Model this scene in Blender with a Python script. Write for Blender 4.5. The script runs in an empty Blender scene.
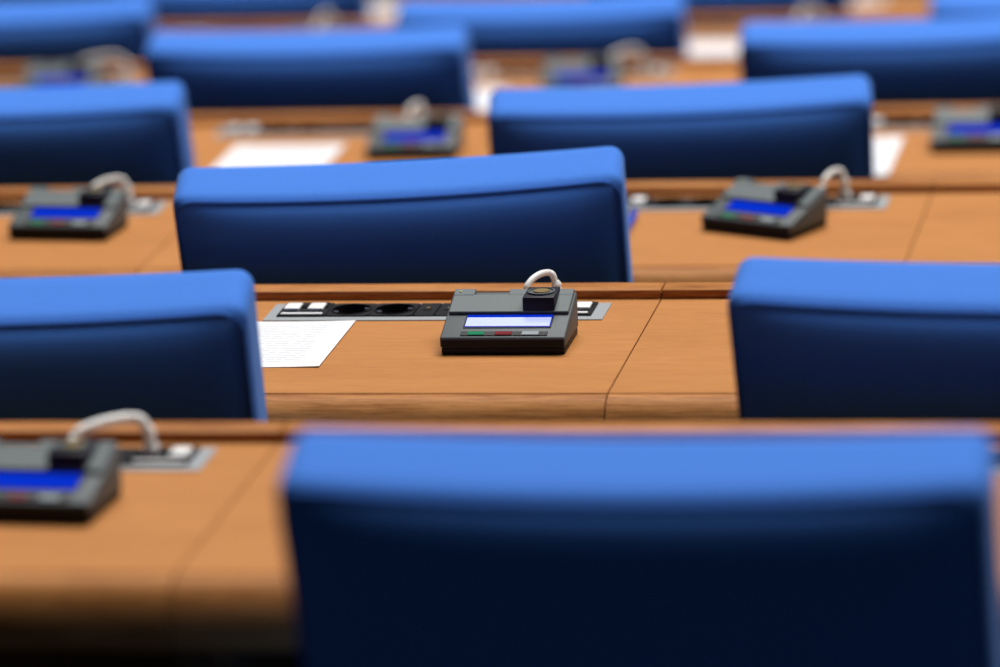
import bpy, bmesh, math, random
from mathutils import Vector, Matrix
random.seed(4)
scene = bpy.context.scene
COL = scene.collection

# ------------------------------------------------------------------ frame of the hall
# world X runs along the desk rows (to the right), world Y away from the camera, Z up
ROWS = 'ABCDEFG'
LEDGE = dict(A=3.79, B=4.712, C=5.64, D=6.59, E=7.565, F=8.49, G=9.42)      # rear edge of each row's desks
TOP = dict(A=.872, B=.76, C=.654, D=.543, E=.422, F=.31, G=.19)             # desk top height: rows step down
HD = .73                                                                      # desk height above its own tier
FLOOR = {r: TOP[r] - HD for r in ROWS}
PITCH = .93                                                                   # desk width

# ------------------------------------------------------------------ materials
def newmat(name):
    m = bpy.data.materials.new(name); m.use_nodes = True
    return m, m.node_tree.nodes, m.node_tree.links, m.node_tree.nodes['Principled BSDF']

def plain(name, col, rough=.5, metal=0, spec=.5, emit=None, strength=0, bump=0, bscale=900):
    m, n, l, p = newmat(name)
    p.inputs['Base Color'].default_value = (*col, 1)
    p.inputs['Roughness'].default_value = rough
    p.inputs['Metallic'].default_value = metal
    p.inputs['Specular IOR Level'].default_value = spec
    if emit:
        p.inputs['Emission Color'].default_value = (*emit, 1)
        p.inputs['Emission Strength'].default_value = strength
    tc = n.new('ShaderNodeTexCoord'); nz = n.new('ShaderNodeTexNoise')
    nz.inputs['Scale'].default_value = bscale; nz.inputs['Detail'].default_value = 2
    l.new(tc.outputs['Object'], nz.inputs['Vector'])
    mx = n.new('ShaderNodeMapRange'); mx.inputs['To Min'].default_value = rough - .04; mx.inputs['To Max'].default_value = rough + .04
    l.new(nz.outputs['Fac'], mx.inputs['Value']); l.new(mx.outputs['Result'], p.inputs['Roughness'])
    if bump:
        b = n.new('ShaderNodeBump'); b.inputs['Strength'].default_value = bump; b.inputs['Distance'].default_value = .0006
        l.new(nz.outputs['Fac'], b.inputs['Height']); l.new(b.outputs['Normal'], p.inputs['Normal'])
    return m

def wood(name, c_dark, c_mid, c_light, rough=.42, streak=1.0, sc=1.0):
    m, n, l, p = newmat(name)
    tc = n.new('ShaderNodeTexCoord'); oi = n.new('ShaderNodeObjectInfo')
    off = n.new('ShaderNodeVectorMath'); off.operation = 'SCALE'; off.inputs[0].default_value = (7.3, 3.1, 1.7)
    l.new(oi.outputs['Random'], off.inputs['Scale'])
    add = n.new('ShaderNodeVectorMath'); l.new(tc.outputs['Object'], add.inputs[0]); l.new(off.outputs[0], add.inputs[1])
    def noise(scale, vec, detail=4, dist=0.0):
        mp = n.new('ShaderNodeMapping'); mp.inputs['Scale'].default_value = vec
        l.new(add.outputs[0], mp.inputs['Vector'])
        z = n.new('ShaderNodeTexNoise'); z.inputs['Scale'].default_value = scale; z.inputs['Detail'].default_value = detail
        z.inputs['Distortion'].default_value = dist
        l.new(mp.outputs[0], z.inputs['Vector']); return z
    broad = noise(3.0 * sc, (.9, 6, 6), 3, .6)
    grain = noise(22 * sc, (.55, 14, 14), 5, .3)
    pores = noise(120 * sc, (.35, 8, 8), 2)
    mixn = n.new('ShaderNodeMath'); mixn.operation = 'MULTIPLY_ADD'; mixn.inputs[1].default_value = .55
    l.new(grain.outputs['Fac'], mixn.inputs[0])
    half = n.new('ShaderNodeMath'); half.operation = 'MULTIPLY'; half.inputs[1].default_value = .45
    l.new(broad.outputs['Fac'], half.inputs[0]); l.new(half.outputs[0], mixn.inputs[2])
    cr = n.new('ShaderNodeValToRGB'); e = cr.color_ramp.elements
    w = .13 / streak
    e[0].position = .5 - w; e[0].color = (*c_dark, 1); e[1].position = .5 + w; e[1].color = (*c_light, 1)
    k = cr.color_ramp.elements.new(.5); k.color = (*c_mid, 1)
    l.new(mixn.outputs[0], cr.inputs['Fac'])
    pr = n.new('ShaderNodeMapRange'); pr.inputs['From Min'].default_value = .34; pr.inputs['From Max'].default_value = .5
    pr.inputs['To Min'].default_value = 1 - .22 * streak; pr.inputs['To Max'].default_value = 1
    l.new(pores.outputs['Fac'], pr.inputs['Value'])
    mul = n.new('ShaderNodeMix'); mul.data_type = 'RGBA'; mul.blend_type = 'MULTIPLY'; mul.inputs['Factor'].default_value = 1
    l.new(cr.outputs['Color'], mul.inputs['A']); l.new(pr.outputs['Result'], mul.inputs['B'])
    l.new(mul.outputs['Result'], p.inputs['Base Color'])
    p.inputs['Roughness'].default_value = rough; p.inputs['Specular IOR Level'].default_value = .12
    b = n.new('ShaderNodeBump'); b.inputs['Strength'].default_value = .08; b.inputs['Distance'].default_value = .0005
    l.new(pores.outputs['Fac'], b.inputs['Height']); l.new(b.outputs['Normal'], p.inputs['Normal'])
    return m

def fabric(name, col, sheen_tint, sheen=.5):
    m, n, l, p = newmat(name)
    tc = n.new('ShaderNodeTexCoord')
    z = n.new('ShaderNodeTexNoise'); z.inputs['Scale'].default_value = 900; z.inputs['Detail'].default_value = 2
    z2 = n.new('ShaderNodeTexNoise'); z2.inputs['Scale'].default_value = 420; z2.inputs['Detail'].default_value = 3
    l.new(tc.outputs['Object'], z.inputs['Vector']); l.new(tc.outputs['Object'], z2.inputs['Vector'])
    cr = n.new('ShaderNodeValToRGB'); e = cr.color_ramp.elements
    e[0].position = .3; e[0].color = (*[c * .93 for c in col], 1); e[1].position = .7; e[1].color = (*[min(1, c * 1.06) for c in col], 1)
    l.new(z2.outputs['Fac'], cr.inputs['Fac']); l.new(cr.outputs['Color'], p.inputs['Base Color'])
    p.inputs['Roughness'].default_value = .85; p.inputs['Specular IOR Level'].default_value = .15
    p.inputs['Sheen Weight'].default_value = sheen; p.inputs['Sheen Roughness'].default_value = .35
    p.inputs['Sheen Tint'].default_value = (*sheen_tint, 1)
    b = n.new('ShaderNodeBump'); b.inputs['Strength'].default_value = .25; b.inputs['Distance'].default_value = .0008
    l.new(z.outputs['Fac'], b.inputs['Height']); l.new(b.outputs['Normal'], p.inputs['Normal'])
    return m

def paper_mat():
    m, n, l, p = newmat('printed paper')
    tc = n.new('ShaderNodeTexCoord'); sp = n.new('ShaderNodeSeparateXYZ'); l.new(tc.outputs['Generated'], sp.inputs[0])
    # faint rows of print: stripes along Y broken up into words along X
    my = n.new('ShaderNodeMath'); my.operation = 'MULTIPLY'; my.inputs[1].default_value = 26; l.new(sp.outputs['Y'], my.inputs[0])
    fr = n.new('ShaderNodeMath'); fr.operation = 'FRACT'; l.new(my.outputs[0], fr.inputs[0])
    st = n.new('ShaderNodeMath'); st.operation = 'LESS_THAN'; st.inputs[1].default_value = .38; l.new(fr.outputs[0], st.inputs[0])
    fl = n.new('ShaderNodeMath'); fl.operation = 'FLOOR'; l.new(my.outputs[0], fl.inputs[0])
    cx = n.new('ShaderNodeCombineXYZ'); l.new(sp.outputs['X'], cx.inputs[0]); l.new(fl.outputs[0], cx.inputs[1])
    mp = n.new('ShaderNodeMapping'); mp.inputs['Scale'].default_value = (38, 5.3, 1); l.new(cx.outputs[0], mp.inputs['Vector'])
    nz = n.new('ShaderNodeTexNoise'); nz.inputs['Scale'].default_value = 1; nz.inputs['Detail'].default_value = 1; l.new(mp.outputs[0], nz.inputs['Vector'])
    gt = n.new('ShaderNodeMath'); gt.operation = 'GREATER_THAN'; gt.inputs[1].default_value = .44; l.new(nz.outputs['Fac'], gt.inputs[0])
    def band(sock, lo, hi):
        a = n.new('ShaderNodeMath'); a.operation = 'GREATER_THAN'; a.inputs[1].default_value = lo; l.new(sock, a.inputs[0])
        c = n.new('ShaderNodeMath'); c.operation = 'LESS_THAN'; c.inputs[1].default_value = hi; l.new(sock, c.inputs[0])
        d = n.new('ShaderNodeMath'); d.operation = 'MULTIPLY'; l.new(a.outputs[0], d.inputs[0]); l.new(c.outputs[0], d.inputs[1]); return d
    cur = st
    for o in (gt, band(sp.outputs['X'], .1, .9), band(sp.outputs['Y'], .1, .93)):
        d = n.new('ShaderNodeMath'); d.operation = 'MULTIPLY'; l.new(cur.outputs[0], d.inputs[0]); l.new(o.outputs[0], d.inputs[1]); cur = d
    mx = n.new('ShaderNodeMix'); mx.data_type = 'RGBA'; l.new(cur.outputs[0], mx.inputs['Factor'])
    mx.inputs['A'].default_value = (.80, .81, .83, 1); mx.inputs['B'].default_value = (.52, .53, .57, 1)
    l.new(mx.outputs['Result'], p.inputs['Base Color']); p.inputs['Roughness'].default_value = .7
    return m

def carpet_mat():
    m, n, l, p = newmat('dark carpet')
    tc = n.new('ShaderNodeTexCoord'); z = n.new('ShaderNodeTexNoise'); z.inputs['Scale'].default_value = 220; z.inputs['Detail'].default_value = 4
    l.new(tc.outputs['Object'], z.inputs['Vector'])
    cr = n.new('ShaderNodeValToRGB'); e = cr.color_ramp.elements
    e[0].position = .35; e[0].color = (.006, .008, .014, 1); e[1].position = .65; e[1].color = (.016, .02, .034, 1)
    l.new(z.outputs['Fac'], cr.inputs['Fac']); l.new(cr.outputs['Color'], p.inputs['Base Color']); p.inputs['Roughness'].default_value = .95
    return m

M = dict(
    wood=wood('desk veneer', (.45, .185, .055), (.505, .213, .065), (.56, .243, .078), .5, .65),
    nosing=wood('solid wood edging', (.28, .095, .022), (.46, .185, .05), (.58, .25, .075), .5, 1.2, 1.5),
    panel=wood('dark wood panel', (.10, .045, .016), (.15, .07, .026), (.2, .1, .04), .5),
    blue=fabric('blue upholstery', (.064, .222, .74), (.5, .7, 1.0), .22),
    piping=fabric('dark blue piping', (.035, .13, .5), (.4, .6, 1), .3),
    carpet=carpet_mat(),
    black=plain('black plastic', (.012, .012, .013), .45, spec=.15, bump=.1),
    gray=plain('grey plastic', (.085, .10, .105), .5, spec=.3, bump=.15, bscale=1400),
    gray2=plain('grey plastic cover', (.105, .128, .133), .5, spec=.3, bump=.15, bscale=1400),
    block=plain('black gloss plastic', (.007, .007, .018), .5, spec=.25),
    alu=plain('brushed aluminium', (.33, .355, .37), .5, metal=.3),
    chrome=plain('bright metal', (.7, .7, .7), .25, metal=1),
    gold=plain('brass contact', (.75, .55, .25), .3, metal=.9),
    white=plain('white plastic', (.86, .86, .85), .4),
    cord=plain('off white cable', (.9, .9, .86), .45),
    green=plain('green key', (.0, .20, .085), .5, spec=.05), red=plain('red key', (.18, .006, .014), .5, spec=.05), pale=plain('pale grey key', (.3, .35, .37), .5, spec=.1),
    led=plain('indicator lens', (.55, .6, .25), .25),
    screen=plain('blue lit screen', (.0, .004, .03), .7, spec=.0, emit=(.002, .028, .60), strength=1.0),
    lit=plain('pale lit screen', (.1, .1, .2), .2, spec=.1, emit=(.50, .58, .92), strength=.95),  # bright reflection on the glass, painted in as pale emission
    paper=paper_mat(),
    pen=plain('blue pen plastic', (.02, .09, .6), .3),
    basemetal=plain('dark grey metal', (.05, .05, .055), .35, metal=.7),
)

# ------------------------------------------------------------------ mesh helpers
def obj(name, bm, mat, parent=None, smooth=True, angle=35):
    me = bpy.data.meshes.new(name); bmesh.ops.recalc_face_normals(bm, faces=bm.faces[:])
    bm.to_mesh(me); bm.free(); me.materials.append(M[mat])
    if smooth:
        for f in me.polygons: f.use_smooth = True
        try: me.set_sharp_from_angle(angle=math.radians(angle))
        except Exception: pass
    o = bpy.data.objects.new(name, me); COL.objects.link(o)
    if parent: o.parent = parent
    return o

def empty(name, loc=(0, 0, 0), rz=0):
    o = bpy.data.objects.new(name, None); o.empty_display_size = .05; COL.objects.link(o)
    o.location = loc; o.rotation_euler = (0, 0, rz); return o

def tag(o, label, cat, group=None, kind=None):
    o['label'] = label; o['category'] = cat
    if group: o['group'] = group
    if kind: o['kind'] = kind
    return o

def box(bm, x0, x1, y0, y1, z0, z1, bev=0, seg=2):
    r = bmesh.ops.create_cube(bm, size=1)
    vs = r['verts']
    for v in vs:
        v.co = Vector(((x0 + x1) / 2 + v.co.x * (x1 - x0), (y0 + y1) / 2 + v.co.y * (y1 - y0), (z0 + z1) / 2 + v.co.z * (z1 - z0)))
    if bev:
        es = list({e for v in vs for e in v.link_edges})
        bmesh.ops.bevel(bm, geom=es, offset=bev, segments=seg, profile=.5, affect='EDGES')
    return bm

def prism(bm, prof, x0, x1, bev=0, seg=2):
    """profile of (y, z) points extruded along X"""
    a = [bm.verts.new((x0, y, z)) for y, z in prof]; b = [bm.verts.new((x1, y, z)) for y, z in prof]
    n = len(prof); bm.faces.new(a); bm.faces.new(b[::-1])
    for i in range(n): bm.faces.new((a[i], b[i], b[(i + 1) % n], a[(i + 1) % n]))
    if bev:
        es = list({e for v in a + b for e in v.link_edges})
        bmesh.ops.bevel(bm, geom=es, offset=bev, segments=seg, profile=.5, affect='EDGES')
    return bm

def cyl(bm, c, r0, r1, h, n=32, axis='Z'):
    mt = Matrix.Translation(Vector(c))
    if axis == 'X': mt = mt @ Matrix.Rotation(math.pi / 2, 4, 'Y')
    if axis == 'Y': mt = mt @ Matrix.Rotation(-math.pi / 2, 4, 'X')
    bmesh.ops.create_cone(bm, cap_ends=True, segments=n, radius1=r0, radius2=r1, depth=h, matrix=mt @ Matrix.Translation((0, 0, h / 2)))
    return bm

def lathe(bm, c, prof, n=40):
    """(r, z) profile turned about the vertical through c"""
    rings = []
    for r, z in prof:
        rings.append([bm.verts.new((c[0] + max(r, 1e-5) * math.cos(2 * math.pi * k / n), c[1] + max(r, 1e-5) * math.sin(2 * math.pi * k / n), c[2] + z)) for k in range(n)])
    for a, b in zip(rings, rings[1:]):
        for k in range(n): bm.faces.new((a[k], a[(k + 1) % n], b[(k + 1) % n], b[k]))
    return bm

def tube(bm, pts, r, n=12, cap=True):
    pts = [Vector(p) for p in pts]; rings = []
    up = Vector((0, .3, 1)).normalized(); prev = None
    for i, p in enumerate(pts):
        t = (pts[min(i + 1, len(pts) - 1)] - pts[max(i - 1, 0)]).normalized()
        if prev is None:
            s = t.cross(up)
            if s.length < .05: s = t.cross(Vector((1, 0, 0)))
        else: s = prev - t * prev.dot(t)
        s.normalize(); prev = s; w = t.cross(s)
        rr = r[i] if isinstance(r, (list, tuple)) else r
        rings.append([bm.verts.new(p + (s * math.cos(2 * math.pi * k / n) + w * math.sin(2 * math.pi * k / n)) * rr) for k in range(n)])
    for a, b in zip(rings, rings[1:]):
        for k in range(n): bm.faces.new((a[k], a[(k + 1) % n], b[(k + 1) % n], b[k]))
    if cap: bm.faces.new(rings[0][::-1]); bm.faces.new(rings[-1])
    return bm

def spline(pts, n=10):
    pts = [Vector(p) for p in pts]; q = [2 * pts[0] - pts[1]] + pts + [2 * pts[-1] - pts[-2]]; out = []
    for i in range(1, len(q) - 2):
        for k in range(n):
            t = k / n; a, b, c, d = q[i - 1:i + 3]
            out.append(.5 * ((2 * b) + (c - a) * t + (2 * a - 5 * b + 4 * c - d) * t * t + (3 * b - a - 3 * c + d) * t ** 3))
    out.append(pts[-1]); return out

def copy_tree(o, parent=None):
    c = o.copy(); COL.objects.link(c); c.parent = parent
    for ch in list(o.children): copy_tree(ch, c)
    return c

# ------------------------------------------------------------------ stepped floor
def build_floor():
    bm = bmesh.new(); prof = [(1.2, -1.2), (1.2, FLOOR['A'])]
    for a, b in zip(ROWS, ROWS[1:]):
        y = LEDGE[a] + .02
        prof += [(y, FLOOR[a]), (y, FLOOR[b])]
    prof += [(11.5, FLOOR['G']), (11.5, -1.2)]
    prism(bm, prof, -6.5, 3.5)
    o = obj('floor', bm, 'carpet', smooth=False); o['kind'] = 'structure'
    tag(o, 'dark carpeted floor stepping down row by row under the desks', 'floor')
build_floor()

# ------------------------------------------------------------------ desk (origin: centre of its rear edge, on the tier)
def make_desk():
    root = empty('conference_desk')
    h = HD; L = PITCH / 2 - .0008; fy = -.400
    bm = bmesh.new(); sx0, sx1, sy0, sy1 = .054, .411, -.117, -.057      # opening for the socket strip
    box(bm, -L, sx0, fy, 0, h - .035, h); box(bm, sx1, L, fy, 0, h - .035, h)
    box(bm, sx0, sx1, fy, sy0, h - .035, h); box(bm, sx0, sx1, sy1, 0, h - .035, h)
    obj('desktop', bm, 'wood', root, smooth=False)
    # solid nosing: crisp top arris, then rolling down and under
    prof = [(fy, h - .060), (fy, h - .0002)]
    for k in range(0, 13):
        a = math.radians(90 * k / 12); prof.append((fy - .001 - .033 * math.sin(a), h - .0012 - .042 * (1 - math.cos(a))))
    for k in range(1, 7):
        a = math.radians(90 * k / 6); prof.append((fy - .034 + .020 * (1 - math.cos(a)), h - .0432 - .0168 * math.sin(a)))
    bm = bmesh.new(); prism(bm, prof, -L, L)
    obj('front_edge', bm, 'nosing', root, angle=25)
    bm = bmesh.new(); box(bm, -L, L, -.033, 0, h, h + .0098, .0012)
    obj('rear_ledge', bm, 'nosing', root)
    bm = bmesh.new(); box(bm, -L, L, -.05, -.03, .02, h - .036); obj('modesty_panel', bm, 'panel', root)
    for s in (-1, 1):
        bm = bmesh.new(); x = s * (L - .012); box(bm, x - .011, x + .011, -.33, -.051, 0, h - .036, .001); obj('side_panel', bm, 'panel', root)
    # socket strip let into the desktop
    x0, x1 = .050, .415; y0, y1 = -.121, -.053
    bm = bmesh.new(); za, zb = h, h + .0012                    # frame of the strip, open in the middle, with a tray below
    box(bm, x0, x0 + .012, y0, y1, za, zb); box(bm, x1 - .014, x1, y0, y1, za, zb)
    box(bm, x0 + .012, x1 - .014, y0, y0 + .0135, za, zb); box(bm, x0 + .012, x1 - .014, y1 - .003, y1, za, zb)
    box(bm, x0 + .005, x1 - .005, y0 + .005, y1 - .005, h - .034, h - .030)
    st = obj('socket_strip', bm, 'alu', root, smooth=False)
    yc = (y0 + .0135 + y1 - .003) / 2; z = h + .0012
    def port_frame(xa):
        bm = bmesh.new(); box(bm, xa, xa + .053, y0 + .0135, y1 - .003, z - .002, z + .0022, .0006, 1)
        box(bm, xa + .0035, xa + .0495, yc + .004, yc + .020, z + .0022, z + .0042, .0006, 1)
        obj('port_frame', bm, 'black', st)
        bm = bmesh.new(); box(bm, xa + .004, xa + .049, y0 + .0155, y0 + .0205, z + .0018, z + .0034, .0005, 1); obj('label_holder', bm, 'white', st)
    port_frame(x0 + .012); port_frame(x1 - .014 - .053)
    def flap(xc):
        bm = bmesh.new(); box(bm, xc - .0085, xc + .0085, yc - .009, yc + .014, z + .002, z + .0056, .0014, 2); obj('port_flap', bm, 'white', st)
    flap(x0 + .0245); flap(x0 + .0505); flap(x1 - .0265)
    # two round power sockets: square plate with a turned well and two earth clips
    for xc in (x0 + .0885, x0 + .1355):
        bm = bmesh.new()
        R = .0205
        lathe(bm, (xc, yc, z), [(R + .0018, .0014), (R + .0012, .0026), (R, .0024), (R - .001, -.0135), (.0001, -.0135)])
        # the plate round the well
        n = 40; hx = .0232; hy = .0255
        inner = [bm.verts.new((xc + (R + .0018) * math.cos(2 * math.pi * k / n), yc + (R + .0018) * math.sin(2 * math.pi * k / n), z + .0014)) for k in range(n)]
        def sq(a):
            c, s = math.cos(a), math.sin(a); t = min(hx / abs(c) if abs(c) > 1e-6 else 9, hy / abs(s) if abs(s) > 1e-6 else 9); return c * t, s * t
        outer = [bm.verts.new((xc + sq(2 * math.pi * k / n)[0], yc + sq(2 * math.pi * k / n)[1], z + .0014)) for k in range(n)]
        low = [bm.verts.new((v.co.x, v.co.y, z - .001)) for v in outer]
        for k in range(n):
            j = (k + 1) % n
            bm.faces.new((inner[k], inner[j], outer[j], outer[k])); bm.faces.new((outer[k], outer[j], low[j], low[k]))
        so = obj('power_socket', bm, 'black', st)
        for s in (-1, 1):
            bm = bmesh.new(); box(bm, xc + s * .0158 - .0028, xc + s * .0158 + .0028, yc + s * .006 - .002, yc + s * .006 + .002, z - .012, z + .0012, .0006, 1)
            obj('earth_clip', bm, 'chrome', so)
    for xc in (x0 + .171, x0 + .194, x0 + .217):
        bm = bmesh.new(); box(bm, xc - .011, xc + .011, yc - .0255, yc + .0255, z - .001, z + .0014, .0004, 1)
        box(bm, xc - .004, xc + .004, yc - .006, yc + .004, z + .0014, z + .0022, .0003, 1)
        mo = obj('jack_module', bm, 'black', st)
        bm = bmesh.new(); cyl(bm, (xc + .001, yc + .001, z + .0018), .0022, .0022, .0012, 16); obj('jack', bm, 'gold', mo)
    bm = bmesh.new(); box(bm, x0 + .229, x1 - .068, yc - .0255, yc + .0255, z - .001, z + .0014, .0004, 1); obj('blank_cover', bm, 'black', st)
    return root

DESKS = {   # right-hand seam of every desk in view, with a label
    'A': [(-.932, 'wooden desk nearest the camera at left, carrying a blurred voting unit'),
          (-.002, 'wooden desk nearest the camera, behind the large foreground chair back')],
    'B': [(-.733, 'wooden desk in sharp focus with grey voting unit and power sockets'),
          (.197, 'wooden desk right of the sharp voting unit, half hidden by a blue chair')],
    'C': [(-1.46, 'wooden desk at left just behind the sharp row, blurred voting unit on it'),
          (-.53, 'wooden desk behind the central blue chair, carrying a swivelled voting unit'),
          (.40, 'bare wooden desk end at right, beyond the swivelled voting unit')],
    'D': [(-1.26, 'wooden desk at left centre with paper sheet and voting unit beyond central chair'),
          (-.33, 'wooden desk at right with paper sheet and a voting unit cut by the frame edge')],
    'E': [(-2.015, 'far left wooden desk with a blurred unit whose cord loops at the left'),
          (-1.085, 'blurred wooden desk with blue-screened unit behind the upper middle chair'),
          (-.155, 'blurred wooden desk behind the right-hand chair of the second row from top')],
    'F': [(-1.825, 'blurred desk strip at upper left behind the left chairs'),
          (-.895, 'blurred desk in upper middle with white sheet left of the right chair'),
          (.035, 'blurred desk patch at the upper right corner of the scene')],
    'G': [(-1.66, 'most distant desk at left, pale sheet at the top edge near centre'),
          (-.73, 'most distant desk at right, seen as a sliver at the top edge')],
}
desk0 = None
for r in ROWS:
    for xs, lab in DESKS[r]:
        if desk0 is None: desk0 = d = make_desk()
        else: d = copy_tree(desk0)
        d.location = (xs - PITCH / 2, LEDGE[r], FLOOR[r])
        tag(d, lab, 'desk', 'conference desks in rows')

# ------------------------------------------------------------------ chair (origin: under the seat, on the tier; faces +Y)
def rounded_grid(bm, hx, hy, hz, r, nx, ny, nz, deform):
    def axis(h, n):
        c = [-h + r * (1 - math.cos(math.radians(90 * k / 5))) * 1.0 for k in range(5)]
        mid = [-h + r + (2 * h - 2 * r) * k / n for k in range(n + 1)]
        return c + mid + [-x for x in c[::-1]]
    X, Y, Z = axis(hx, nx), axis(hy, ny), axis(hz, nz); cache = {}
    def V(x, y, z):
        k = (round(x, 6), round(y, 6), round(z, 6))
        if k not in cache:
            p = Vector((x, y, z)); q = Vector((max(-hx + r, min(hx - r, x)), max(-hy + r, min(hy - r, y)), max(-hz + r, min(hz - r, z))))
            d = p - q
            cache[k] = bm.verts.new(deform(q + d.normalized() * r))
        return cache[k]
    for s in (-hx, hx):
        for a, b in zip(Y, Y[1:]):
            for c, d in zip(Z, Z[1:]): bm.faces.new((V(s, a, c), V(s, b, c), V(s, b, d), V(s, a, d)))
    for s in (-hy, hy):
        for a, b in zip(X, X[1:]):
            for c, d in zip(Z, Z[1:]): bm.faces.new((V(a, s, c), V(b, s, c), V(b, s, d), V(a, s, d)))
    for s in (-hz, hz):
        for a, b in zip(X, X[1:]):
            for c, d in zip(Y, Y[1:]): bm.faces.new((V(a, c, s), V(b, c, s), V(b, d, s), V(a, d, s)))

BW, BT, BH = .2525, .046, .225       # half width, thickness, height of the backrest
RECL = math.radians(17)
PIV = Vector((0, -.150, .505))       # middle of the backrest's lower front edge
def back_deform(p):
    x, y, z = p
    if y < -BT + .012:               # the rear panel puffs out between its seams
        d = min(BH - z, BW - abs(x), BH + z); d = max(0, d - .012)
        dt = max(0, BH - z - .003); ds = max(0, BW - abs(x) - .008)
        y -= (.016 * (1 - math.exp(-d / .05)) + .017 * (1 - math.exp(-dt / .017)) * (1 - math.exp(-ds / .03))) * min(1, (-BT + .012 - y) / .012)
    y += (.013 - .08 * y) * (x / BW) ** 2 - .010
    y -= BT; z += BH
    c, s = math.cos(RECL), math.sin(RECL)
    return Vector((x, PIV.y + y * c - z * s, PIV.z + z * c + y * s))

def make_chair():
    root = empty('conference_chair')
    bm = bmesh.new(); rounded_grid(bm, BW, BT, BH, .017, 36, 5, 30, back_deform)
    back = obj('backrest', bm, 'blue', root, angle=180)
    # piping all round the rear panel
    loop = []; hx, hz, rr = BW - .005, BH - .005, .022
    for cx, cz, a0 in ((hx - rr, hz - rr, 0), (-hx + rr, hz - rr, 90), (-hx + rr, -hz + rr, 180), (hx - rr, -hz + rr, 270)):
        for k in range(7):
            a = math.radians(a0 + 15 * k); loop.append((cx + rr * math.cos(a), cz + rr * math.sin(a)))
    dense = []
    for (xa, za), (xb, zb) in zip(loop, loop[1:] + loop[:1]):
        m = max(1, int(math.hypot(xb - xa, zb - za) / .02))
        for k in range(m): dense.append((xa + (xb - xa) * k / m, za + (zb - za) * k / m))
    dense.append(dense[0])
    bm = bmesh.new(); tube(bm, [back_deform(Vector((x, -BT + .0045, z))) for x, z in dense], .0026, 8, cap=False)
    obj('piping', bm, 'piping', back)
    # seat cushion
    def seat_deform(p):
        x, y, z = p
        return Vector((x * (1 - .06 * (y + .23) / .46), y + .06, .47 + z - .012 * max(0, y) / .23 + .012 * (abs(x) / .25) ** 2))
    bm = bmesh.new(); rounded_grid(bm, .245, .225, .042, .03, 16, 16, 2, seat_deform); obj('seat', bm, 'blue', root, angle=180)
    bm = bmesh.new()
    box(bm, -.12, .12, -.06, .16, .405, .428, .004)
    tube(bm, spline([(0, -.05, .415), (0, -.16, .42), (0, -.225, .47), (0, -.255, .60)], 8), [.02] * 25, 12)
    obj('support_bracket', bm, 'basemetal', root)
    bm = bmesh.new(); cyl(bm, (0, .05, .085), .03, .03, .17, 24); cyl(bm, (0, .05, .25), .02, .02, .156, 24); obj('gas_column', bm, 'basemetal', root)
    bm = bmesh.new(); cyl(bm, (0, .05, .06), .045, .04, .05, 24)
    for k in range(5):
        a = math.radians(18 + 72 * k); c, s = math.cos(a), math.sin(a)
        tube(bm, [(c * .03, .05 + s * .03, .088), (c * .16, .05 + s * .16, .074), (c * .255, .05 + s * .255, .058)], [.02, .016, .012], 10)
    bs = obj('star_base', bm, 'basemetal', root)
    for k in range(5):
        a = math.radians(18 + 72 * k); c, s = math.cos(a), math.sin(a)
        bm = bmesh.new(); cyl(bm, (c * .245 - .011, .05 + s * .245, .0251), .025, .025, .022, 20, 'X')
        obj('castor', bm, 'black', bs)
    return root

# x of the backrest's top centre, swivel and lean in degrees
CHAIRS = [
    ('A', -.505, 0, 0, .006, 'large blurred blue chair back in the right foreground, nearest the camera'),
    ('B', -1.283, 6, .8, .0, 'blue chair back at left, covering one side of the paper on the sharp desk'),
    ('B', -.306, -3, 0, .009, 'blue chair back at right, in front of the desk right of the sharp voting unit'),
    ('C', -1.056, 7, -.8, .004, 'blue chair back in the centre, directly beyond the sharp voting unit'),
    ('D', -1.816, 3, 0, .004, 'blue chair back at left, beyond the left voting unit with coiled white cord'),
    ('D', -.891, 7, 0, -.003, 'blue chair back right of centre, beyond the swivelled voting unit'),
    ('E', -1.613, 1, 0, .006, 'blurred blue chair back upper left of centre, behind the sheet of paper'),
    ('E', -.684, 4, 0, .009, 'blurred blue chair back upper right, beside a white sheet at its left'),
    ('F', -2.368, 4, 0, -.005, 'blurred blue chair back in the upper left corner, cord loop in front'),
    ('F', -1.413, 3, 0, -.014, 'blurred blue chair back at upper middle, left of a white sheet'),
    ('F', -.480, 3, 0, -.014, 'blurred blue chair back in the upper right corner'),
    ('G', -2.178, 2, 0, -.01, 'most distant chair at left, dark blue strip along the top edge'),
    ('G', -1.228, 2, 0, -.01, 'most distant chair at right, dark blue strip along the top edge'),
]
chair0 = None
for r, x, yaw, lean, dz, lab in CHAIRS:
    if chair0 is None: chair0 = c = make_chair()
    else: c = copy_tree(chair0)
    a = math.radians(yaw); off = -.258
    c.location = (x + off * math.sin(a), LEDGE[r] - .667 - off * math.cos(a), FLOOR[r])
    for ch in c.children:                # gas lift: everything above the column is raised or lowered
        if ch.name.startswith(('backrest', 'seat', 'support')): ch.location.z = dz
        elif ch.name.startswith('gas'): ch.scale.z = (.41 + dz) / .41
    c.rotation_euler = (0, math.radians(lean), a)
    tag(c, lab, 'chair', 'blue conference chairs')

# ------------------------------------------------------------------ voting unit (origin: front left bottom corner; X right, Y back)
DW, DL, DF, DB = .130, .085, .0185, .045
SA = math.atan2(DB - DF, DL)
def on_slope(x, s, up=0):
    return Vector((x, DL * s - math.sin(SA) * up, DF + (DB - DF) * s + math.cos(SA) * up))
def slab(bm, xa, xb, sa, sb, u0, u1, bev=.0004, seg=1):
    ys = [on_slope(0, s, u) for s, u in ((sa, u0), (sb, u0), (sb, u1), (sa, u1))]
    return prism(bm, [(p.y, p.z) for p in ys], xa, xb, bev, seg)

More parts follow.
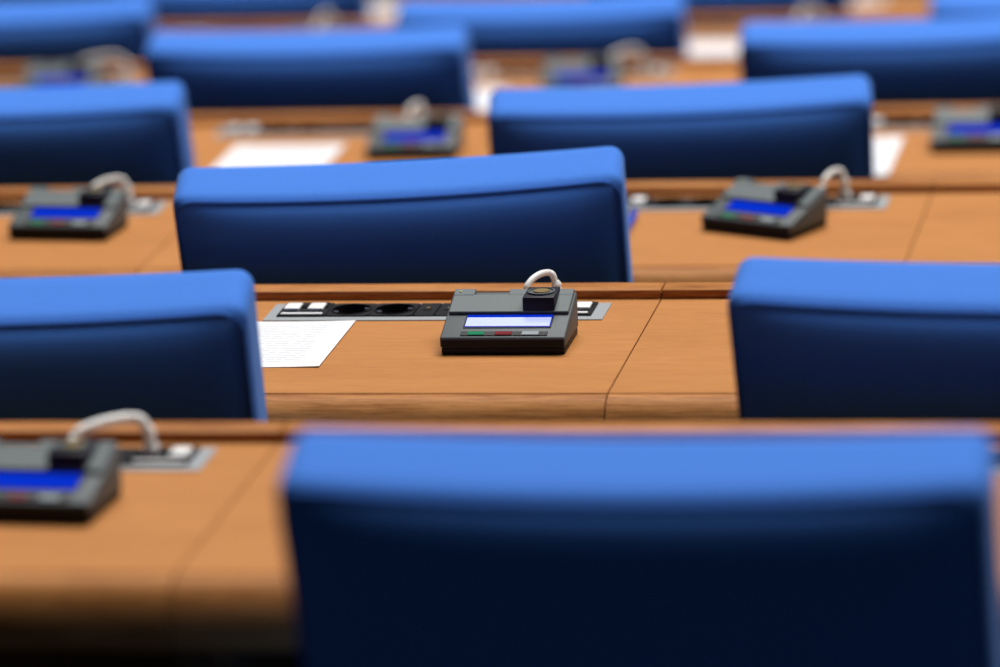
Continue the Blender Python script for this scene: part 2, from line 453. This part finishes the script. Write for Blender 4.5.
def make_unit():
    root = empty('voting_unit'); W = DW
    bm = bmesh.new(); prism(bm, [(.0012, 0), (.0005, .0074), (DL - .0005, .0074), (DL - .001, 0)], .001, W - .001, .0012); obj('base', bm, 'black', root)
    bm = bmesh.new(); prism(bm, [(0, .0078), (0, DF), (DL, DB), (DL, .0078)], 0, W, .0018, 3); ho = obj('housing', bm, 'gray', root)
    # front lip is the same dark plastic as the base
    bm = bmesh.new(); box(bm, .0012, W - .0012, -.0006, .0012, .0088, DF - .0022, .0004, 1); obj('front_lip', bm, 'black', root)
    # hinged cover with a slot cut in its rear edge
    bm = bmesh.new(); slab(bm, .0025, W - .0022, .50, .885, .0002, .0034, .0007)
    slab(bm, .0025, .0245, .86, 1.0, .0002, .0038, .0006); slab(bm, .060, W - .0022, .86, 1.0, .0002, .0034, .0006)
    obj('cover', bm, 'gray2', root)
    # block with a round recess and a brass contact
    xa, xb = .080, .113; zt = .0505; p0 = on_slope(0, .505, .0); p1 = on_slope(0, 1.0, .0)
    bm = bmesh.new(); prism(bm, [(p0.y, p0.z - .004), (p0.y, zt - .001), (p1.y - .002, zt), (p1.y - .002, p1.z - .004)], xa, xb, .0009, 2)
    bl = obj('sensor_block', bm, 'block', root)
    cx, cy = (xa + xb) / 2, p0.y + .021
    bm = bmesh.new(); lathe(bm, (cx, cy, zt - .0006), [(.0145, 0), (.0143, .0016), (.0125, .0018), (.0118, .0004), (.0001, .0003)], 32); obj('ring', bm, 'gray', bl)
    bm = bmesh.new(); cyl(bm, (cx, cy + .001, zt - .0002), .0088, .0082, .0012, 28); obj('contact', bm, 'gold', bl)
    bm = bmesh.new(); slab(bm, W * .165, W * .87, .20, .495, .0001, .0007); obj('screen_bezel', bm, 'black', root)
    bm = bmesh.new(); slab(bm, W * .175, W * .86, .22, .475, .0006, .0010, .0001); obj('screen', bm, 'screen', root)
    bm = bmesh.new(); slab(bm, W * .16, W * .855, .035, .125, .0001, .0008); bs = obj('button_strip', bm, 'black', root)
    for xa, xb, mt in ((.215, .35, 'green'), (.435, .57, 'red'), (.65, .785, 'pale')):
        bm = bmesh.new(); slab(bm, W * xa, W * xb, .042, .118, .0006, .0014, .0003); o = obj('button', bm, mt, bs)
        o['label'] = {'green': 'green key', 'red': 'red key', 'pale': 'pale grey key'}[mt]
    bm = bmesh.new(); p = on_slope(.009, .935, .0036); cyl(bm, (p.x, p.y, p.z - .0006), .0020, .0016, .0014, 16); obj('indicator_light', bm, 'led', root)
    return root

def add_cord(unit, r, xe, dstart, peak):
    """cable from the unit's back, up and over into the strip's right-hand port; xe = right end of the strip"""
    wx, wy = xe - .051, LEDGE[r] - .080
    a = unit.rotation_euler.z; c, s = math.cos(a), math.sin(a)
    def loc(x, y, z):
        dx, dy = x - unit.location.x, y - unit.location.y
        return Vector((c * dx + s * dy, -s * dx + c * dy, z))
    st = Vector((wx - dstart, 0, 0))
    # the cable leaves the back wall of the housing at local y = DL
    ex = (st.x - unit.location.x + s * DL) / c; ex = max(.02, min(DW - .006, ex))
    w0 = Matrix.Rotation(a, 3, 'Z') @ Vector((ex, DL, 0)) + unit.location
    ybk = max(w0.y + .012, wy - .035)
    pts = [loc(w0.x + .010 * s, w0.y - .004, .022), loc(w0.x, ybk, .027)]
    for k in range(1, 7):            # round bow from the unit down into the port
        t = math.radians(180 - 165 * k / 7); f = .5 + .5 * math.cos(t)
        pts.append(loc(w0.x + f * (wx - w0.x), ybk + (wy - ybk) * min(1, f * 1.4), .028 + (peak - .028) * math.sin(t)))
    pts += [loc(wx, wy, .022), loc(wx + .001, wy, .013)]
    bm = bmesh.new(); sp = spline(pts, 9); tube(bm, sp, (.0047) if r == 'A' else .0034, 12); co = obj('cord', bm, 'cord', unit)
    bm = bmesh.new(); zt = peak * .76; base = loc(wx, wy, 0); prof = []
    for k in range(10): prof += [(.0054 if k % 2 == 0 else .0046, .012 + (zt - .012) * k / 10)]
    lathe(bm, base, [(.0001, .0095), (.0056, .0095), (.0056, .012)] + prof + [(.003, zt), (.0001, zt)], 16); obj('strain_relief', bm, 'cord', co)
    bm = bmesh.new(); b = base; box(bm, b.x - .006, b.x + .006, b.y - .006, b.y + .007, .0036, .0115, .001); obj('plug', bm, 'white', co)

# row, x and y of the front left corner, turn, right strip end, cable run, cable peak
UNITS = [
    ('A', -1.166, 3.522, -4, -.984, .058, .037, 'blurred voting unit at the left edge of the nearest desk, cord looped at right'),
    ('B', -.929, 4.454, 0, -.786, .027, .043, 'sharp grey voting unit with pale reflection painted on its display and three coloured keys'),
    ('C', -1.668, 5.392, -5, -1.505, .040, .040, 'voting unit at left between two chairs, blue display, one row beyond the sharp one'),
    ('C', -.796, 5.416, -26, -.583, .024, .042, 'voting unit turned sideways right of the central chair, side wall showing'),
    ('D', -1.408, 6.305, 1, -1.313, .015, .040, 'blurred voting unit beyond the central chair, right of the large paper sheet'),
    ('D', -.598, 6.315, 0, -.383, .02, .04, 'blurred voting unit cut by the right edge of the photo'),
    ('E', -2.222, 7.305, 4, -2.030, .08, .040, 'very blurred unit at far left with tall pale cord loop'),
    ('E', -1.328, 7.285, 3, -1.136, .05, .040, 'very blurred unit with blue display and tall cord loop above the right centre chair'),
    ('F', -1.965, 8.150, 0, -1.878, .03, .042, 'most distant voting unit at upper left of centre, only its grey blur visible'),
    ('F', -1.090, 8.140, 0, -.948, .03, .042, 'most distant voting unit at upper right, mostly hidden behind a chair'),
]
unit0 = None
for r, x, y, yaw, xe, ds, pk, lab in UNITS:
    if unit0 is None: unit0 = make_unit(); plain_parts = list(unit0.children)
    if r == 'A': u = unit0
    else:
        u = unit0.copy(); COL.objects.link(u)
        for ch in plain_parts: copy_tree(ch, u)
    u.location = (x, y, TOP[r]); u.rotation_euler = (0, 0, math.radians(yaw))
    tag(u, lab, 'voting unit', 'voting units on the desks')
    add_cord(u, r, xe, ds, pk)
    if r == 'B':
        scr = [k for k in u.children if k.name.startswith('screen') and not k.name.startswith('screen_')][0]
        bm = bmesh.new(); slab(bm, DW * .18, DW * .855, .23, .415, .0009, .0013, .0001); o = obj('painted_reflection', bm, 'lit', scr); o['label'] = 'pale reflection on the display, painted as a glowing band'  # glowing slab stands in for the reflection on this screen

# ------------------------------------------------------------------ sheets of paper
def sheet(r, x0, x1, y0, y1, turn, lab):
    bm = bmesh.new(); w, d = x1 - x0, y1 - y0; nx, ny = 10, 14; t = .0005
    top = [[bm.verts.new((w * (i / nx - .5), d * (j / ny - .5), t + .0012 * (abs(i / nx - .5) * 2) ** 4)) for j in range(ny + 1)] for i in range(nx + 1)]
    bot = [[bm.verts.new((v.co.x, v.co.y, v.co.z - t + .0001)) for v in c] for c in top]
    for i in range(nx):
        for j in range(ny):
            bm.faces.new((top[i][j], top[i + 1][j], top[i + 1][j + 1], top[i][j + 1])); bm.faces.new((bot[i][j], bot[i][j + 1], bot[i + 1][j + 1], bot[i + 1][j]))
    rim = [(i, 0) for i in range(nx)] + [(nx, j) for j in range(ny)] + [(i, ny) for i in range(nx, 0, -1)] + [(0, j) for j in range(ny, 0, -1)]
    for (a, b), (c, e) in zip(rim, rim[1:] + rim[:1]): bm.faces.new((top[a][b], bot[a][b], bot[c][e], top[c][e]))
    o = obj('paper_sheet', bm, 'paper'); o.location = ((x0 + x1) / 2, (y0 + y1) / 2, TOP[r] + .0001); o.rotation_euler = (0, 0, math.radians(turn))
    tag(o, lab, 'paper', 'printed sheets on the desks')
sheet('B', -1.300, -1.046, 4.407, 4.588, 0, 'white printed sheet on the sharp desk, tucked behind the left chair')
sheet('D', -1.624, -1.460, 6.17, 6.410, 0, 'white sheet on the desk directly beyond the central chair, left of a unit')
sheet('D', -.810, -.645, 6.18, 6.420, 0, 'white sheet at right, just past the edge of the right-of-centre chair')
sheet('E', -1.560, -1.396, 7.165, 7.370, 0, 'blurred white sheet squeezed between two chairs at upper centre')
sheet('F', -1.244, -1.087, 8.02, 8.285, 0, 'blurred white sheet between two chairs at upper right')
sheet('G', -2.06, -1.905, 9.20, 9.36, 0, 'faint pale sheet at the top edge left of centre')
sheet('G', -1.11, -.965, 9.25, 9.37, 0, 'faint pale sheet at the top edge toward the right')

# ------------------------------------------------------------------ blue pen beside the central chair
pen = empty('pen', (-.886, 5.375, TOP['C'] + .0061), math.radians(2))
bm = bmesh.new(); tube(bm, [(0, -.03, 0), (0, -.028, 0), (0, .055, 0), (0, .07, 0), (0, .08, 0)], [.004, .006, .006, .0042, .001], 14); obj('barrel', bm, 'pen', pen)
bm = bmesh.new(); tube(bm, [(0, .06, 0), (0, .062, 0), (0, .11, 0), (0, .113, 0)], [.005, .0061, .0061, .004], 14); cp = obj('cap', bm, 'pen', pen)
bm = bmesh.new(); box(bm, -.0015, .0015, .068, .108, .0058, .0085, .0005, 1); obj('clip', bm, 'chrome', cp)
tag(pen, 'blue pen on the desk at the right edge of the central chair', 'pen')

# ------------------------------------------------------------------ light
def area(name, loc, target, sx, sy, power, col=(1, 1, 1)):
    d = bpy.data.lights.new(name, 'AREA'); d.shape = 'RECTANGLE'; d.size = sx; d.size_y = sy; d.energy = power; d.color = col
    o = bpy.data.objects.new(name, d); COL.objects.link(o); o.location = loc
    o.rotation_euler = (Vector(target) - Vector(loc)).to_track_quat('-Z', 'Y').to_euler(); return o
area('ceiling_lamp', (1.5, 11.4, 16.0), (.5, 10.0, .5), 18, 10, 5450, (1, .98, .96))
w = bpy.data.worlds.new('hall'); scene.world = w; w.use_nodes = True
bg = w.node_tree.nodes['Background']; bg.inputs['Color'].default_value = (.75, .85, 1, 1); bg.inputs['Strength'].default_value = .02

# ------------------------------------------------------------------ camera
TH, PT, RL = math.radians(11), math.radians(14.78), math.radians(3)
rt = Vector((1, 0, 0)); up = Vector((0, math.sin(PT), math.cos(PT))); fw = Vector((0, math.cos(PT), -math.sin(PT)))
r2 = rt * math.cos(RL) - up * math.sin(RL); u2 = rt * math.sin(RL) + up * math.cos(RL)
yawm = Matrix.Rotation(TH, 3, 'Z'); r2, u2, fw = yawm @ r2, yawm @ u2, yawm @ fw
cam = bpy.data.cameras.new('camera'); co = bpy.data.objects.new('camera', cam); COL.objects.link(co)
m = Matrix((r2, u2, -fw)).transposed().to_4x4(); m.translation = (0, 0, 1.98); co.matrix_world = m
cam.sensor_width = 36; cam.lens = 4600 * 36 / 1000; cam.clip_start = .05
cam.dof.use_dof = True; cam.dof.focus_distance = 4.74; cam.dof.aperture_fstop = 2.7; cam.dof.aperture_blades = 0
scene.camera = co

vs = scene.view_settings
vs.view_transform = 'Standard'; vs.look = 'None'; vs.exposure = 0; vs.gamma = 1; vs.use_curve_mapping = False
